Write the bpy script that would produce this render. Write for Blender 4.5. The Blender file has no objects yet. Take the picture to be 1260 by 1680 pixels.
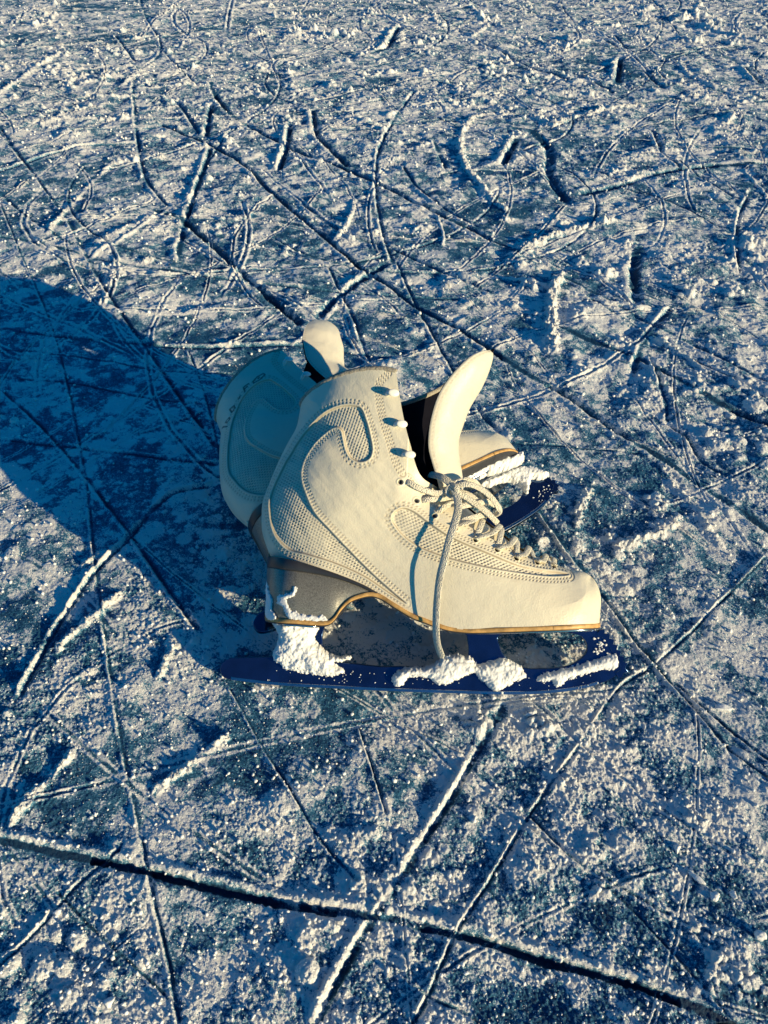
import bpy, bmesh, math, random
import numpy as np
from mathutils import Vector, Matrix
random.seed(7); rng=np.random.default_rng(11)
S=bpy.context.scene; COL=S.collection
S.view_settings.view_transform='Standard'; S.view_settings.look='None'; S.view_settings.gamma=1.0
S.view_settings.exposure=0.45; S.view_settings.use_curve_mapping=False
# ------------------------------------------------------------------ traced shapes (mm)
D={'A':[[38.6,189.2],[35.9,172.3],[31.2,163.0],[25.0,149.5],[19.3,134.8],[14.8,120.6],[14.4,110.6],[15.1,101.5],[19.2,89.2],[22.1,83.3],[48.2,77.9],[72.0,72.6],[95.6,62.6],[118.9,51.3],[141.8,43.8],[164.4,43.5],[187.2,44.8],[209.3,45.9],[227.3,46.1],[236.3,45.9],[239.8,46.2]],
'B':[[103.0,204.7],[105.4,190.4],[108.6,174.9],[112.9,159.3],[121.4,138.3],[136.3,131.2],[148.9,125.0],[161.4,115.5],[169.3,110.0],[176.3,104.9],[183.4,99.3],[190.0,94.6],[197.4,90.7],[204.7,87.7],[212.9,84.3],[221.1,81.7],[228.0,80.9],[234.0,78.8],[239.2,73.6],[242.0,64.5],[241.3,51.9]],
'swoosh':[[53.0,175.0],[62.8,180.4],[73.4,182.4],[80.8,180.6],[85.0,172.1],[88.0,161.6],[89.4,153.1],[87.6,148.0],[81.9,145.9],[76.4,148.1],[73.1,153.1],[70.9,161.2],[69.5,166.0],[66.2,168.4],[61.1,166.9],[54.5,161.4],[47.5,152.0],[43.9,143.2],[43.9,133.7],[47.5,124.3],[53.1,113.8],[64.1,102.4],[75.1,91.5],[87.4,79.6],[103.2,66.0],[113.3,57.9],[103.3,63.3],[87.6,73.1],[71.9,79.9],[60.0,83.8],[47.8,86.9],[37.1,89.3],[28.3,96.7],[24.5,104.2],[23.0,112.6],[22.6,123.5],[25.8,134.3],[34.3,151.6],[44.3,166.3]],
'vamp':[[103.1,110.0],[104.1,114.3],[109.4,117.6],[116.0,115.9],[125.1,109.7],[136.6,102.3],[144.5,98.6],[164.8,90.7],[182.1,84.5],[199.8,81.0],[211.4,80.1],[218.2,78.6],[205.8,77.5],[187.4,78.8],[164.5,81.8],[144.5,85.5],[130.9,89.3],[120.0,93.6],[109.9,100.6]],
'hookline':[[98.0,202.5],[92.7,196.5],[92.6,187.8],[95.7,172.9],[100.5,158.5],[104.7,145.6],[108.8,139.1]],
'hooks':[[99.5,190.9],[105.2,171.3],[110.8,152.2]],
'eyes':[[107.8,133.8],[118.2,122.5],[129.8,113.5],[143.1,106.1],[156.1,99.1],[169.9,93.2],[182.9,88.4],[197.1,86.0],[208.8,83.9]],
'heeltop':[[20.0,82.7],[24.1,83.3],[41.3,81.2],[64.2,75.4],[86.6,67.3],[95.6,62.7],[104.5,58.4]],
'bandbot':[[20.6,77.0],[24.3,77.3],[48.4,75.3],[67.1,72.4],[81.2,68.3],[93.3,63.4]],
'solebot':[[20.2,43.4],[30.1,43.4],[42.6,43.6],[56.2,43.1],[65.1,43.9],[68.6,46.7],[72.8,53.1],[78.0,58.2],[84.5,61.1],[91.4,62.5],[98.0,60.8],[104.6,56.9],[117.8,49.8],[125.4,47.3],[131.1,45.4],[139.9,43.1],[151.9,42.1],[171.0,43.1],[200.4,45.0],[226.8,46.3],[239.4,45.8]],
'hole':[[175.0,35.3],[175.9,30.5],[178.0,25.3],[183.8,19.4],[192.7,15.7],[205.2,15.7],[214.5,16.4],[222.1,18.3],[229.3,22.6],[233.6,27.5],[233.9,32.3],[230.6,37.1]],
'tongue_edge':[[130.8,-22.0,139.3],[125.6,-24.0,156.0],[125.0,-25.0,162.5],[126.2,-26.0,175.1],[130.9,-26.0,191.8],[139.7,-25.0,206.2],[150.6,-23.0,218.1],[158.2,-16.0,224.2],[165.0,-5.0,227.6]],
'tongue_front':[[149.3,0.0,142.0],[147.0,0.0,153.9],[146.3,0.0,166.7],[148.9,0.0,176.4],[153.2,0.0,188.5],[161.1,0.0,202.9],[166.2,0.0,216.0],[168.0,0.0,225.7],[165.5,0.0,229.0]],
'snow_heel':[[24.4,42.1],[55.4,40.7],[53.4,31.1],[56.7,26.5],[64.1,20.4],[78.2,19.2],[77.0,16.8],[66.7,15.7],[73.3,10.0],[67.8,6.6],[48.5,8.0],[32.4,11.4],[27.0,16.4],[26.4,22.3],[29.7,30.3],[27.5,36.2]],
'snow_mid':[[105.2,3.8],[106.2,8.6],[114.2,13.3],[124.2,14.8],[130.3,15.8],[138.2,21.3],[148.2,22.8],[156.3,21.5],[162.4,17.7],[168.4,18.7],[180.4,21.5],[191.7,14.7],[193.4,10.8],[186.7,6.6],[173.6,0.1],[166.7,5.9],[159.8,10.8],[152.6,8.6],[139.4,3.0],[128.5,7.4],[116.4,7.4],[110.5,0.8]],
'snow_toe':[[201.1,9.0],[210.6,13.7],[228.4,19.1],[242.3,23.5],[248.3,25.7],[253.8,25.5],[253.1,18.7],[242.4,16.4],[230.5,12.8],[220.6,8.5],[213.5,3.5],[210.7,8.2],[206.7,7.2]]}
D={k:np.array(v,float) for k,v in D.items()}
TRACKS=[['g',4.4,4.2,[[-234,196],[-219,193],[-196,188],[-164,182],[-128,175],[-93,167],[-59,160],[-26,155],[3,151],[22,147],[54,140],[84,131],[114,124],[142,115],[163,106],[184,98],[214,86]]],['g',5,3,[[82,286],[61,252],[40,218],[21,189],[7,166],[-10,144],[-22,124],[-34,101]]],['g',2.2,2,[[301,418],[253,374],[216,340],[183,312],[159,297],[127,258],[86,209],[57,169],[38,144],[21,114],[12,101]]],['g',2.4,1.8,[[-563,1135],[-487,989],[-381,790],[-326,671],[-277,553],[-253,492],[-230,426],[-214,383],[-185,306],[-161,246],[-145,210],[-133,182],[-122,156],[-111,133],[-102,111],[-98,101]]],['g',1.8,1.3,[[-104,297],[-96,285],[-77,254],[-55,222],[-35,192],[-13,169]]],['g',1.5,1,[[-16,267],[-7,237],[2,207]]],['g',2,1.4,[[-200,124],[-182,146],[-167,169],[-148,189]]],['g',1.8,1.3,[[-179,166],[-154,147],[-120,124],[-98,108]]],['r',5,4,[[-141,220],[-123,237],[-95,263]]],['r',6.5,5.5,[[-233,320],[-221,340],[-207,363],[-193,383]]],['r',4,3,[[-212,300],[-194,315]]],['r',5,3.5,[[-154,297],[-149,317],[-146,334]]],['r',5,4,[[-238,403],[-228,413],[-217,426]]],['r',5,4,[[-218,199],[-207,222],[-197,241],[-192,256]]],['r',4,3,[[-217,212],[-208,224],[-203,229]]],['g',3,2.4,[[-386,651],[-312,574],[-264,517],[-215,455],[-202,438],[-160,380],[-130,340]]],['g',4,3,[[-146,503],[-177,492],[-189,478],[-204,438],[-222,397],[-235,344],[-241,285]]],['g',3.5,2.6,[[-459,777],[-430,771],[-363,754],[-274,739],[-200,727],[-99,731],[-46,721],[13,703]]],['g',3,2.2,[[-379,570],[-355,567],[-275,553],[-207,541],[-145,529]]],['g',1.6,1.2,[[-414,727],[-294,703],[-238,684],[-148,676]]],['g',1.8,1.3,[[-393,671],[-304,656],[-227,632],[-159,620]]],['g',2.6,2.2,[[-749,1582],[-646,1407],[-542,1233],[-444,1069],[-403,989],[-325,843],[-261,736],[-206,642],[-152,553]]],['g',1.6,1,[[-211,725],[-179,642],[-147,541]]],['g',2,1.3,[[-232,574],[-195,595],[-173,609]]],['g',3.2,2.6,[[-546,1022],[-518,1014],[-423,976],[-356,938],[-272,912],[-183,887],[-90,863],[7,847],[94,837]]],['g',5,4,[[-294,1376],[-289,1316],[-285,1208],[-277,1067],[-267,966],[-256,934]]],['g',6,5,[[-360,1121],[-300,1088],[-253,1024],[-209,957],[-155,871],[-90,774]]],['g',3.5,3,[[-725,2738],[-706,2645],[-632,2396],[-535,2114],[-514,1996],[-520,1894],[-523,1810],[-458,1534],[-386,1276],[-361,1208],[-308,1110]]],['g',4.5,3.6,[[-409,1498],[-322,1413],[-268,1348],[-218,1276],[-179,1193],[-129,1099],[-75,1004],[-24,912],[7,871],[36,823],[83,767],[125,709],[150,674],[179,640],[202,604],[219,577],[246,543],[281,493],[311,447],[324,428]]],['g',6,4.5,[[-362,1786],[-332,1675],[-274,1534],[-213,1446],[-152,1363],[-81,1290],[-9,1208],[79,1088],[130,1024],[180,957]]],['g',3.5,3,[[-123,1133],[-60,1034],[8,976],[51,931],[95,887],[137,847]]],['g',6,5,[[189,779],[194,774],[229,741],[271,703],[307,657],[339,614],[363,589],[379,571]]],['g',3,2.5,[[222,895],[252,855],[295,788],[331,741],[390,662],[404,635]]],['g',2.2,1.8,[[236,847],[276,786],[314,721],[355,668],[378,630]]],['r',7,7,[[217,1567],[178,1552],[140,1463],[130,1366],[133,1263],[140,1233],[153,1171],[180,1088]]],['r',9,8,[[234,917],[210,879],[195,818],[185,761],[178,709]]],['r',7,7,[[187,979],[244,1024],[291,1050],[328,1060]]],['g',8,2.6,[[285,1156],[370,1205],[451,1260],[540,1287],[652,1299]]],['g',2,1.8,[[326,1274],[388,1180],[438,1110],[526,1034],[549,1008]]],['g',2.5,2,[[482,1316],[502,1205],[525,1144],[577,1101]]],['g',3,2.4,[[555,1180],[506,1088],[467,985],[445,905]]],['r',4,3,[[573,1274],[571,1208],[566,1144]]],['g',8,3.5,[[352,1034],[314,912],[295,816]]],['g',4,3,[[340,823],[295,761],[269,709],[251,662]]],['g',3,2.5,[[284,727],[277,629],[269,588]]],['g',2.5,2.2,[[16,938],[40,816],[71,685],[79,646]]],['g',3,2.6,[[61,1705],[42,1630],[5,1446],[-10,1333],[-12,1208],[-9,1121],[0,1014],[12,929]]],['g',3,2.5,[[30,1287],[52,1193],[101,1088],[132,1044]]],['g',2.6,2,[[-71,929],[-52,855],[-35,795],[-24,740],[-13,691]]],['g',6,3,[[8,938],[-48,855],[-77,788]]],['g',3,2,[[-575,1168],[-510,1088],[-451,1024],[-410,985]]],['r',5,4,[[-436,1316],[-452,1193],[-456,1099],[-456,1014]]],['g',4,3,[[-627,1233],[-608,1260],[-579,1304],[-520,1379],[-425,1394]]],['r',7,4,[[-386,989],[-355,1030],[-323,1077]]],['r',7,5,[[-434,920],[-423,934],[-413,943]]],['r',9,6,[[-319,929],[-304,938],[-286,943]]],['r',7,7,[[-779,1662],[-768,1696],[-760,1858],[-744,2024]]],['r',6,5,[[-742,1824],[-674,1873],[-604,1899]]],['r',8,8,[[-617,1515],[-537,1523],[-461,1523]]],['r',8,6,[[-607,1675],[-530,1671],[-455,1683]]],['r',5,4,[[-501,1718],[-435,1740],[-365,1763]]],['r',5,4,[[-664,2450],[-460,2490],[-168,2574]]],['r',7,6,[[-540,1727],[-526,1834],[-510,1936]]],['r',5,4,[[-509,1899],[-444,1952],[-358,2024]]],['r',4,3,[[-443,1523],[-254,1552],[-167,1545],[11,1537]]],['r',5,4,[[-718,1501],[-698,1505],[-626,1508]]],['g',4,3,[[-670,2210],[-552,1936]]],['g',4,3,[[-406,1650],[-319,1430]]],['g',6,4,[[-333,1630],[-311,1430]]],['g',6,5,[[-169,1498],[-165,1376],[-167,1263]]],['g',6,4,[[-135,1590],[-114,1430],[-55,1276]]],['g',2.5,2,[[-496,1996],[-379,1740]]],['g',2.5,2,[[-290,1263],[-272,1480]]],['g',3,2.4,[[-692,1473],[-654,1413],[-560,1263]]],['r',9,8,[[-8,2434],[24,2396],[60,2336]]],['g',9,6,[[47,2321],[31,2244],[7,2083],[-42,1990]]],['r',7,6,[[135,2474],[137,2350],[158,2264]]],['r',8,7,[[239,2600],[265,2396],[263,2300],[213,2177]]],['g',6,5,[[213,2177],[272,2024],[324,1884],[379,1810],[434,1763],[464,1696]]],['r',8,7,[[455,2210],[452,2133],[510,2145]]],['g',9,6,[[542,1996],[483,1763]]],['g',4,3,[[570,2210],[579,2024],[629,1996]]],['g',5,4,[[560,1858],[569,1718]]],['r',7,6,[[656,1936],[653,1834],[676,1718]]],['g',6,5,[[790,1909],[779,1763]]],['r',9,8,[[863,2515],[820,2336],[829,2278],[920,2114]]],['r',12,9,[[274,1487],[297,1491],[395,1571],[510,1630]]],['g',7,5,[[239,1446],[188,1276]]],['g',10,5,[[261,1480],[276,1363],[260,1233],[270,1121]]],['g',2.5,2,[[65,1590],[133,1480]]],['g',4,3,[[479,1463],[465,1348],[476,1276]]],['g',4,3,[[85,1413],[99,1263]]],['g',4,3.2,[[124,486],[130,469],[139,439],[154,400],[166,370],[176,340],[185,317],[197,293],[208,269],[218,244]]],['r',6,4,[[244,533],[252,499],[260,477],[263,441],[270,425]]],['r',9,6,[[175,423],[194,432],[225,446],[243,466]]],['r',7,4.5,[[155,441],[164,472],[179,502]]],['g',1.6,1.2,[[114,562],[195,552],[231,544]]],['g',4,3,[[267,595],[281,568],[286,533],[301,514]]],['g',2,1.5,[[84,209],[103,186],[131,158],[160,119],[169,106]]],['g',1.8,1.3,[[198,290],[214,254],[233,231],[244,222]]],['g',2,1.3,[[18,119],[23,115],[42,107],[50,101]]],['g',4,3,[[90,625],[99,595],[113,571]]],['g',3,2,[[193,304],[216,271],[240,241]]]]
HEAPS=[[171,934,14,9],[176,868,14,8],[174,793,12,8],[188,989,10,7],[249,934,14,9],[273,900,14,7],[171,1069,12,8],[250,1058,14,8],[327,989,14,8],[50,1038,16,8],[365,852,16,8],[416,852,18,9],[493,989,16,9],[-280,1894,26,12],[-202,1920,26,12],[-95,1947,26,12],[-42,2002,26,12],[13,1844,26,10],[-112,1749,22,10],[91,1844,24,10],[159,1705,24,10],[825,2184,26,12],[386,2059,24,10],[426,1582,24,10],[235,1440,18,10],[72,1376,16,8],[98,269,9,6],[105,263,9,6],[111,229,9,5],[128,263,10,5],[181,207,8,5],[-3,160,10,5],[8,169,10,5],[117,186,7,4],[118,166,7,4],[171,130,9,5],[181,124,9,4],[164,122,8,5],[106,324,12,5],[30,330,10,3],[63,271,10,5],[278,467,16,5],[230,475,14,6],[181,438,8,6],[11,506,14,5],[317,646,14,6],[305,740,14,8],[250,646,12,6],[259,740,14,7],[222,793,12,6],[210,691,14,5]]
def sstep(a,b,x):
    t=np.clip((x-a)/(b-a),0,1); return t*t*(3-2*t)
def pl_dist(P,L,closed=False):
    """distance, arc length at the nearest point, signed side for points P(n,2) to polyline L(m,2)"""
    P=np.asarray(P,float);L=np.asarray(L,float)
    if closed: L=np.vstack([L,L[:1]])
    best=np.full(len(P),1e18);arc=np.zeros(len(P));acc=0.
    for a,b in zip(L[:-1],L[1:]):
        d=b-a;l2=max(d@d,1e-12);t=np.clip(((P-a)@d)/l2,0,1)
        q=P-a-t[:,None]*d;dd=(q*q).sum(1);m=dd<best
        best=np.where(m,dd,best);arc=np.where(m,acc+t*l2**.5,arc);acc+=l2**.5
    return np.sqrt(best),arc
def inside(P,L):
    x,y=P[:,0],P[:,1];r=np.zeros(len(P),bool);n=len(L)
    for i in range(n):
        x0,y0=L[i];x1,y1=L[(i+1)%n]
        if y0==y1: continue
        c=(y0>y)!=(y1>y);r^=c&(x<(x1-x0)*(y-y0)/(y1-y0)+x0)
    return r
def catmull(P,n,closed=False):
    P=np.asarray(P,float)
    if closed: P=np.vstack([P[-1:],P,P[:2]])
    else: P=np.vstack([2*P[:1]-P[1:2],P,2*P[-1:]-P[-2:-1]])
    d=np.sqrt(np.maximum((np.diff(P,axis=0)**2).sum(1),1e-9))**.5
    k=np.concatenate([[0],np.cumsum(d)])
    u=np.linspace(k[1],k[-2],n,endpoint=not closed)
    i=np.clip(np.searchsorted(k,u,side='right')-1,1,len(P)-3)
    def lp(a,b,ka,kb): 
        w=((u-ka)/(kb-ka))[:,None]; return a*(1-w)+b*w
    p0,p1,p2,p3=P[i-1],P[i],P[i+1],P[i+2];k0,k1,k2,k3=k[i-1],k[i],k[i+1],k[i+2]
    a1=lp(p0,p1,k0,k1);a2=lp(p1,p2,k1,k2);a3=lp(p2,p3,k2,k3)
    b1=lp(a1,a2,k0,k2);b2=lp(a2,a3,k1,k3)
    return lp(b1,b2,k1,k2)
def resample(P,n):
    d=np.concatenate([[0],np.cumsum(np.sqrt((np.diff(P,axis=0)**2).sum(1)))])
    u=np.linspace(0,d[-1],n);return np.stack([np.interp(u,d,P[:,k]) for k in range(P.shape[1])],1)
BACK=np.vstack([[40.5,205],catmull(D['A'][:10],60),[[20.3,60],[20.1,40]]])
BACK[0]=[43,203]
RC=catmull(D['B'][5:],200);KF=int(np.argmin(np.hypot(RC[:,0]-236,RC[:,1]-77)))
RIDGE=RC[:KF+1:2];FRONT=np.vstack([RC[KF::2],[[240.8,44]]])
SOLE=np.array(D['A'][12:])
def halfw(x,z):
    """half width of the boot (mm) at side-view position x,z (mm)"""
    x=np.atleast_1d(np.asarray(x,float));z=np.atleast_1d(np.asarray(z,float))
    P=np.stack([x,z],1)
    W=29+8.5*sstep(35,165,x)-1.5*sstep(60,110,x)*(1-sstep(110,150,x))
    zs=sstep(70,140,z)*(1-sstep(150,175,x)); W=W*(1-zs)+37*zs
    def F(q): return np.sqrt(np.maximum(1-(1-np.minimum(q,1))**2,0))
    db,_=pl_dist(P,BACK);dr,_=pl_dist(P,RIDGE)
    df,_=pl_dist(P,FRONT);R=33-4*sstep(205,230,x)
    w=W*F(db/(40+24*sstep(85,125,z)))*F(dr/R)*np.sqrt(np.maximum(1-(1-np.minimum(df/62,1))**3.4,0))
    return w

# ------------------------------------------------------------------ noise
def h2(ix,iy,seed):
    h=(ix.astype(np.int64)*374761393+iy.astype(np.int64)*668265263+seed*1442695041)&0xffffffff
    h=((h^(h>>13))*1274126177)&0xffffffff
    h=((h^(h>>16))*2246822519)&0xffffffff
    return ((h^(h>>15))&0xffffff)/float(0x1000000)
def vnoise(x,y,seed=0):
    ix=np.floor(x);iy=np.floor(y);fx=x-ix;fy=y-iy
    fx=fx*fx*fx*(fx*(fx*6-15)+10);fy=fy*fy*fy*(fy*(fy*6-15)+10)
    a=h2(ix,iy,seed);b=h2(ix+1,iy,seed);c=h2(ix,iy+1,seed);d=h2(ix+1,iy+1,seed)
    return (a*(1-fx)+b*fx)*(1-fy)+(c*(1-fx)+d*fx)*fy
def fbm(x,y,seed=0,o=4,g=.5):
    s=0;a=1;t=0
    for k in range(o):
        s=s+a*vnoise(x*2**k+k*17.3,y*2**k-k*9.1,seed+k);t+=a;a*=g
    return s/t
def worley(x,y,seed=0,fill=1.0):
    """crumbs: a rounded bump per cell, random height and size"""
    ix=np.floor(x);iy=np.floor(y);out=np.zeros_like(x)
    for dx in (-1,0,1):
        for dy in (-1,0,1):
            cx=ix+dx;cy=iy+dy
            r1=h2(cx,cy,seed);r2=h2(cx,cy,seed+1);r3=h2(cx,cy,seed+2);r4=h2(cx,cy,seed+3)
            d2=(x-cx-r1)**2+(y-cy-r2)**2
            r=.35+.5*r3
            b=np.sqrt(np.maximum(1-d2/(r*r),0))*r*(r4<fill)*(.25+.95*h2(cx,cy,seed+4)**2)
            out=np.maximum(out,b)
    return out
# ------------------------------------------------------------------ object helpers
def mesh_np(name,V,Fq,mat,parent=None,smooth=True,attrs=None,F3=None):
    V=np.ascontiguousarray(V,dtype=np.float32)
    me=bpy.data.meshes.new(name)
    nq=0 if Fq is None else len(Fq); n3=0 if F3 is None else len(F3)
    me.vertices.add(len(V)); me.vertices.foreach_set('co',V.ravel())
    li=[];st=[];p=0
    if nq: li.append(np.asarray(Fq,np.int32).ravel()); st.append(np.arange(nq)*4); p=nq*4
    if n3: li.append(np.asarray(F3,np.int32).ravel()); st.append(p+np.arange(n3)*3)
    li=np.concatenate(li);st=np.concatenate(st).astype(np.int32)
    me.loops.add(len(li)); me.loops.foreach_set('vertex_index',li)
    me.polygons.add(len(st)); me.polygons.foreach_set('loop_start',st)
    me.update(calc_edges=True)
    if smooth: me.polygons.foreach_set('use_smooth',np.ones(len(st),bool))
    for k,v in (attrs or {}).items():
        a=me.attributes.new(k,'FLOAT','POINT'); a.data.foreach_set('value',np.ascontiguousarray(v,dtype=np.float32))
    me.materials.append(mat); me.validate()
    o=bpy.data.objects.new(name,me); COL.objects.link(o)
    if parent: o.parent=parent
    return o
def grid_faces(nr,nc,wrap=False):
    i=np.arange(nr-1)[:,None]*nc; j=np.arange(nc-(0 if wrap else 1))[None,:]
    jn=(j+1)%nc
    return np.stack([i+j,i+jn,i+nc+jn,i+nc+j],-1).reshape(-1,4)
def tag(o,label,cat,group=None,kind=None):
    if label:o['label']=label
    if cat:o['category']=cat
    if group:o['group']=group
    if kind:o['kind']=kind
    return o
def join_np(parts):
    V=[];Q=[];n=0
    for v,q in parts: V.append(v);Q.append(q+n);n+=len(v)
    return np.vstack(V),np.vstack(Q)
def tube(P,a,b=None,ns=10,n=None,twist=0.,taper=True,upv=(0,-1,0)):
    """flattened tube along P (mm): a half width across, b half thickness along upv"""
    b=a if b is None else b
    P=catmull(np.array(P,float),n or max(8,len(P)*8))
    m=len(P);T=np.gradient(P,axis=0);T/=np.linalg.norm(T,axis=1)[:,None]+1e-9
    up=np.array(upv,float)[None,:]-T*(T@np.array(upv,float))[:,None]
    up/=np.linalg.norm(up,axis=1)[:,None]+1e-9
    sd=np.cross(T,up);th=np.linspace(0,2*np.pi,ns,endpoint=False)
    k=np.ones(m)
    if taper:k[0]=k[-1]=.55
    tw=twist*np.linspace(0,1,m)
    up2=up*np.cos(tw)[:,None]+sd*np.sin(tw)[:,None];sd2=sd*np.cos(tw)[:,None]-up*np.sin(tw)[:,None]
    V=P[:,None]+k[:,None,None]*(a*np.cos(th)[None,:,None]*sd2[:,None]+b*np.sin(th)[None,:,None]*up2[:,None])
    V=V.reshape(-1,3);Q=grid_faces(m,ns,True)
    V=np.vstack([V,P[0],P[-1]]);c0=m*ns;c1=c0+1
    e0=[[c0,(i+1)%ns,i,c0] for i in range(ns)];e1=[[c1,(m-1)*ns+i,(m-1)*ns+(i+1)%ns,c1] for i in range(ns)]
    return V,Q,np.array([q[:3] for q in e0+e1])
def join3(parts):
    V=[];Q=[];T=[];n=0
    for v,q,t in parts: V.append(v);Q.append(q+n);T.append(t+n);n+=len(v)
    return np.vstack(V),np.vstack(Q),np.vstack(T)
MM=.001
# ------------------------------------------------------------------ materials
def new_mat(name):
    m=bpy.data.materials.new(name);m.use_nodes=True;nt=m.node_tree
    return m,nt,nt.nodes['Principled BSDF']
def N(nt,t,**k):
    n=nt.nodes.new(t)
    for a,b in k.items(): setattr(n,a,b)
    return n
def noise_node(nt,scale,detail=4,rough=.6,vec=None):
    n=N(nt,'ShaderNodeTexNoise');n.inputs['Scale'].default_value=scale;n.inputs['Detail'].default_value=detail;n.inputs['Roughness'].default_value=rough
    if vec is not None: nt.links.new(vec,n.inputs['Vector'])
    return n
def ramp(nt,src,pts):
    r=N(nt,'ShaderNodeValToRGB');e=r.color_ramp.elements
    e[0].position,e[0].color=pts[0][0],(*pts[0][1],1);e[1].position,e[1].color=pts[-1][0],(*pts[-1][1],1)
    for p,c in pts[1:-1]:
        x=e.new(p);x.color=(*c,1)
    nt.links.new(src,r.inputs['Fac']);return r.outputs['Color']
def mix(nt,fac,a,b,blend='MIX'):
    m=N(nt,'ShaderNodeMix',data_type='RGBA',blend_type=blend)
    for sock,v in ((m.inputs[0],fac),(m.inputs[6],a),(m.inputs[7],b)):
        if isinstance(v,(int,float)): sock.default_value=v
        elif isinstance(v,tuple): sock.default_value=(*v,1)
        else: nt.links.new(v,sock)
    return m.outputs[2]
def bump(nt,bsdf,h,strength=1.,dist=.001,prev=None):
    b=N(nt,'ShaderNodeBump');b.inputs['Strength'].default_value=strength;b.inputs['Distance'].default_value=dist
    nt.links.new(h,b.inputs['Height'])
    if prev is not None: nt.links.new(prev.outputs[0],b.inputs['Normal'])
    nt.links.new(b.outputs[0],bsdf.inputs['Normal']);return b
def geo_pos(nt): return N(nt,'ShaderNodeTexCoord').outputs['Object']
def attr(nt,name): return N(nt,'ShaderNodeAttribute',attribute_name=name).outputs['Fac']

def mat_leather(name,base,dirt=(.42,.34,.22)):
    m,nt,b=new_mat(name);p=geo_pos(nt)
    n1=noise_node(nt,26,5,.6,p);n2=noise_node(nt,900,3,.6,p);n3=noise_node(nt,140,4,.65,p)
    c=ramp(nt,n1.outputs['Fac'],[(.3,tuple(v*.93 for v in base)),(.7,base)])
    d=ramp(nt,n3.outputs['Fac'],[(.58,(0,0,0)),(.80,(.26,.26,.26))])
    c=mix(nt,d,c,dirt)
    c=mix(nt,attr(nt,'seam'),c,(.30,.22,.13))
    c=mix(nt,attr(nt,'dark'),c,(.012,.012,.02))
    nt.links.new(c,b.inputs['Base Color'])
    b.inputs['Roughness'].default_value=.42;b.inputs['Specular IOR Level'].default_value=.4
    v=N(nt,'ShaderNodeTexVoronoi');v.inputs['Scale'].default_value=950;nt.links.new(p,v.inputs['Vector'])
    b1=bump(nt,b,v.outputs['Distance'],.13,.0006)
    b2=bump(nt,b,n2.outputs['Fac'],.14,.0006,b1)
    n4=noise_node(nt,70,3,.5,p); bump(nt,b,n4.outputs['Fac'],.25,.003,b2)
    return m
def mat_plain(name,base,rough=.5,metal=0.,spec=.5,nscale=120,var=.15,bmp=.1,bd=.0005):
    m,nt,b=new_mat(name);p=geo_pos(nt);n=noise_node(nt,nscale,5,.6,p)
    nt.links.new(ramp(nt,n.outputs['Fac'],[(.3,tuple(v*(1-var) for v in base)),(.7,tuple(min(1,v*(1+var)) for v in base))]),b.inputs['Base Color'])
    b.inputs['Roughness'].default_value=rough;b.inputs['Metallic'].default_value=metal;b.inputs['Specular IOR Level'].default_value=spec
    if bmp: bump(nt,b,n.outputs['Fac'],bmp,bd)
    return m
def mat_snow(name,sub=.15):
    m,nt,b=new_mat(name);p=geo_pos(nt)
    b.inputs['Base Color'].default_value=(.84,.84,.83,1);b.inputs['Roughness'].default_value=.75
    b.inputs['Subsurface Weight'].default_value=sub;b.inputs['Subsurface Radius'].default_value=(.003,.003,.003);b.inputs['Subsurface Scale'].default_value=1.
    n=noise_node(nt,1500,4,.7,p);n2=noise_node(nt,450,3,.6,p)
    b1=bump(nt,b,n.outputs['Fac'],.4,.0008);bump(nt,b,n2.outputs['Fac'],.35,.0013,b1)
    return m
def mat_ice():
    m,nt,b=new_mat('scratched_ice');p=geo_pos(nt)
    s=attr(nt,'snow')
    n1=noise_node(nt,9,5,.6,p);n2=noise_node(nt,780,3,.8,p)
    ice=ramp(nt,n1.outputs['Fac'],[(.3,(.006,.030,.075)),(.7,(.015,.075,.15))])
    # frost speckle where the crust is thin
    a=N(nt,'ShaderNodeMath',operation='MULTIPLY_ADD');nt.links.new(n2.outputs['Fac'],a.inputs[0]);a.inputs[1].default_value=.96;a2=N(nt,'ShaderNodeMath',operation='MULTIPLY');nt.links.new(s,a2.inputs[0]);a2.inputs[1].default_value=.6;nt.links.new(a2.outputs[0],a.inputs[2])
    f=ramp(nt,a.outputs[0],[(.40,(0,0,0)),(.60,(.40,.40,.40)),(.82,(1,1,1))])
    fr=ramp(nt,f,[(0,(.012,.10,.24)),(.45,(.035,.24,.43)),(.78,(.22,.45,.60)),(1,(.86,.86,.84))])
    c=mix(nt,f,ice,fr)
    nt.links.new(c,b.inputs['Base Color'])
    r=N(nt,'ShaderNodeMapRange');nt.links.new(f,r.inputs[0]);r.inputs[3].default_value=.5;r.inputs[4].default_value=.8
    nt.links.new(r.outputs[0],b.inputs['Roughness'])
    b.inputs['Specular IOR Level'].default_value=.18
    g=noise_node(nt,1100,4,.75,p);g2=noise_node(nt,380,3,.6,p)
    b1=bump(nt,b,g.outputs['Fac'],.8,.0015);bump(nt,b,g2.outputs['Fac'],.6,.0018,b1)
    return m
M_ice=mat_ice();M_snow=mat_snow('packed_snow');M_crumb=mat_snow('snow_grains',0.)
M_white=mat_leather('cream_leather',(.78,.71,.555));M_mesh=mat_leather('cream_mesh',(.74,.675,.53))
M_tongue=mat_leather('tongue_leather',(.68,.63,.52))
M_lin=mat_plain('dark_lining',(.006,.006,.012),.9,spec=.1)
M_rim=mat_plain('fuzzy_rim',(.34,.30,.24),.95,nscale=900,var=.35,bmp=.6,bd=.001)
M_lace=None
M_heel=mat_plain('grey_heel',(.23,.22,.19),.36,.35,.5,nscale=1500,var=.5,bmp=.15)
M_band=mat_plain('black_band',(.035,.036,.042),.38,spec=.5)
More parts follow.
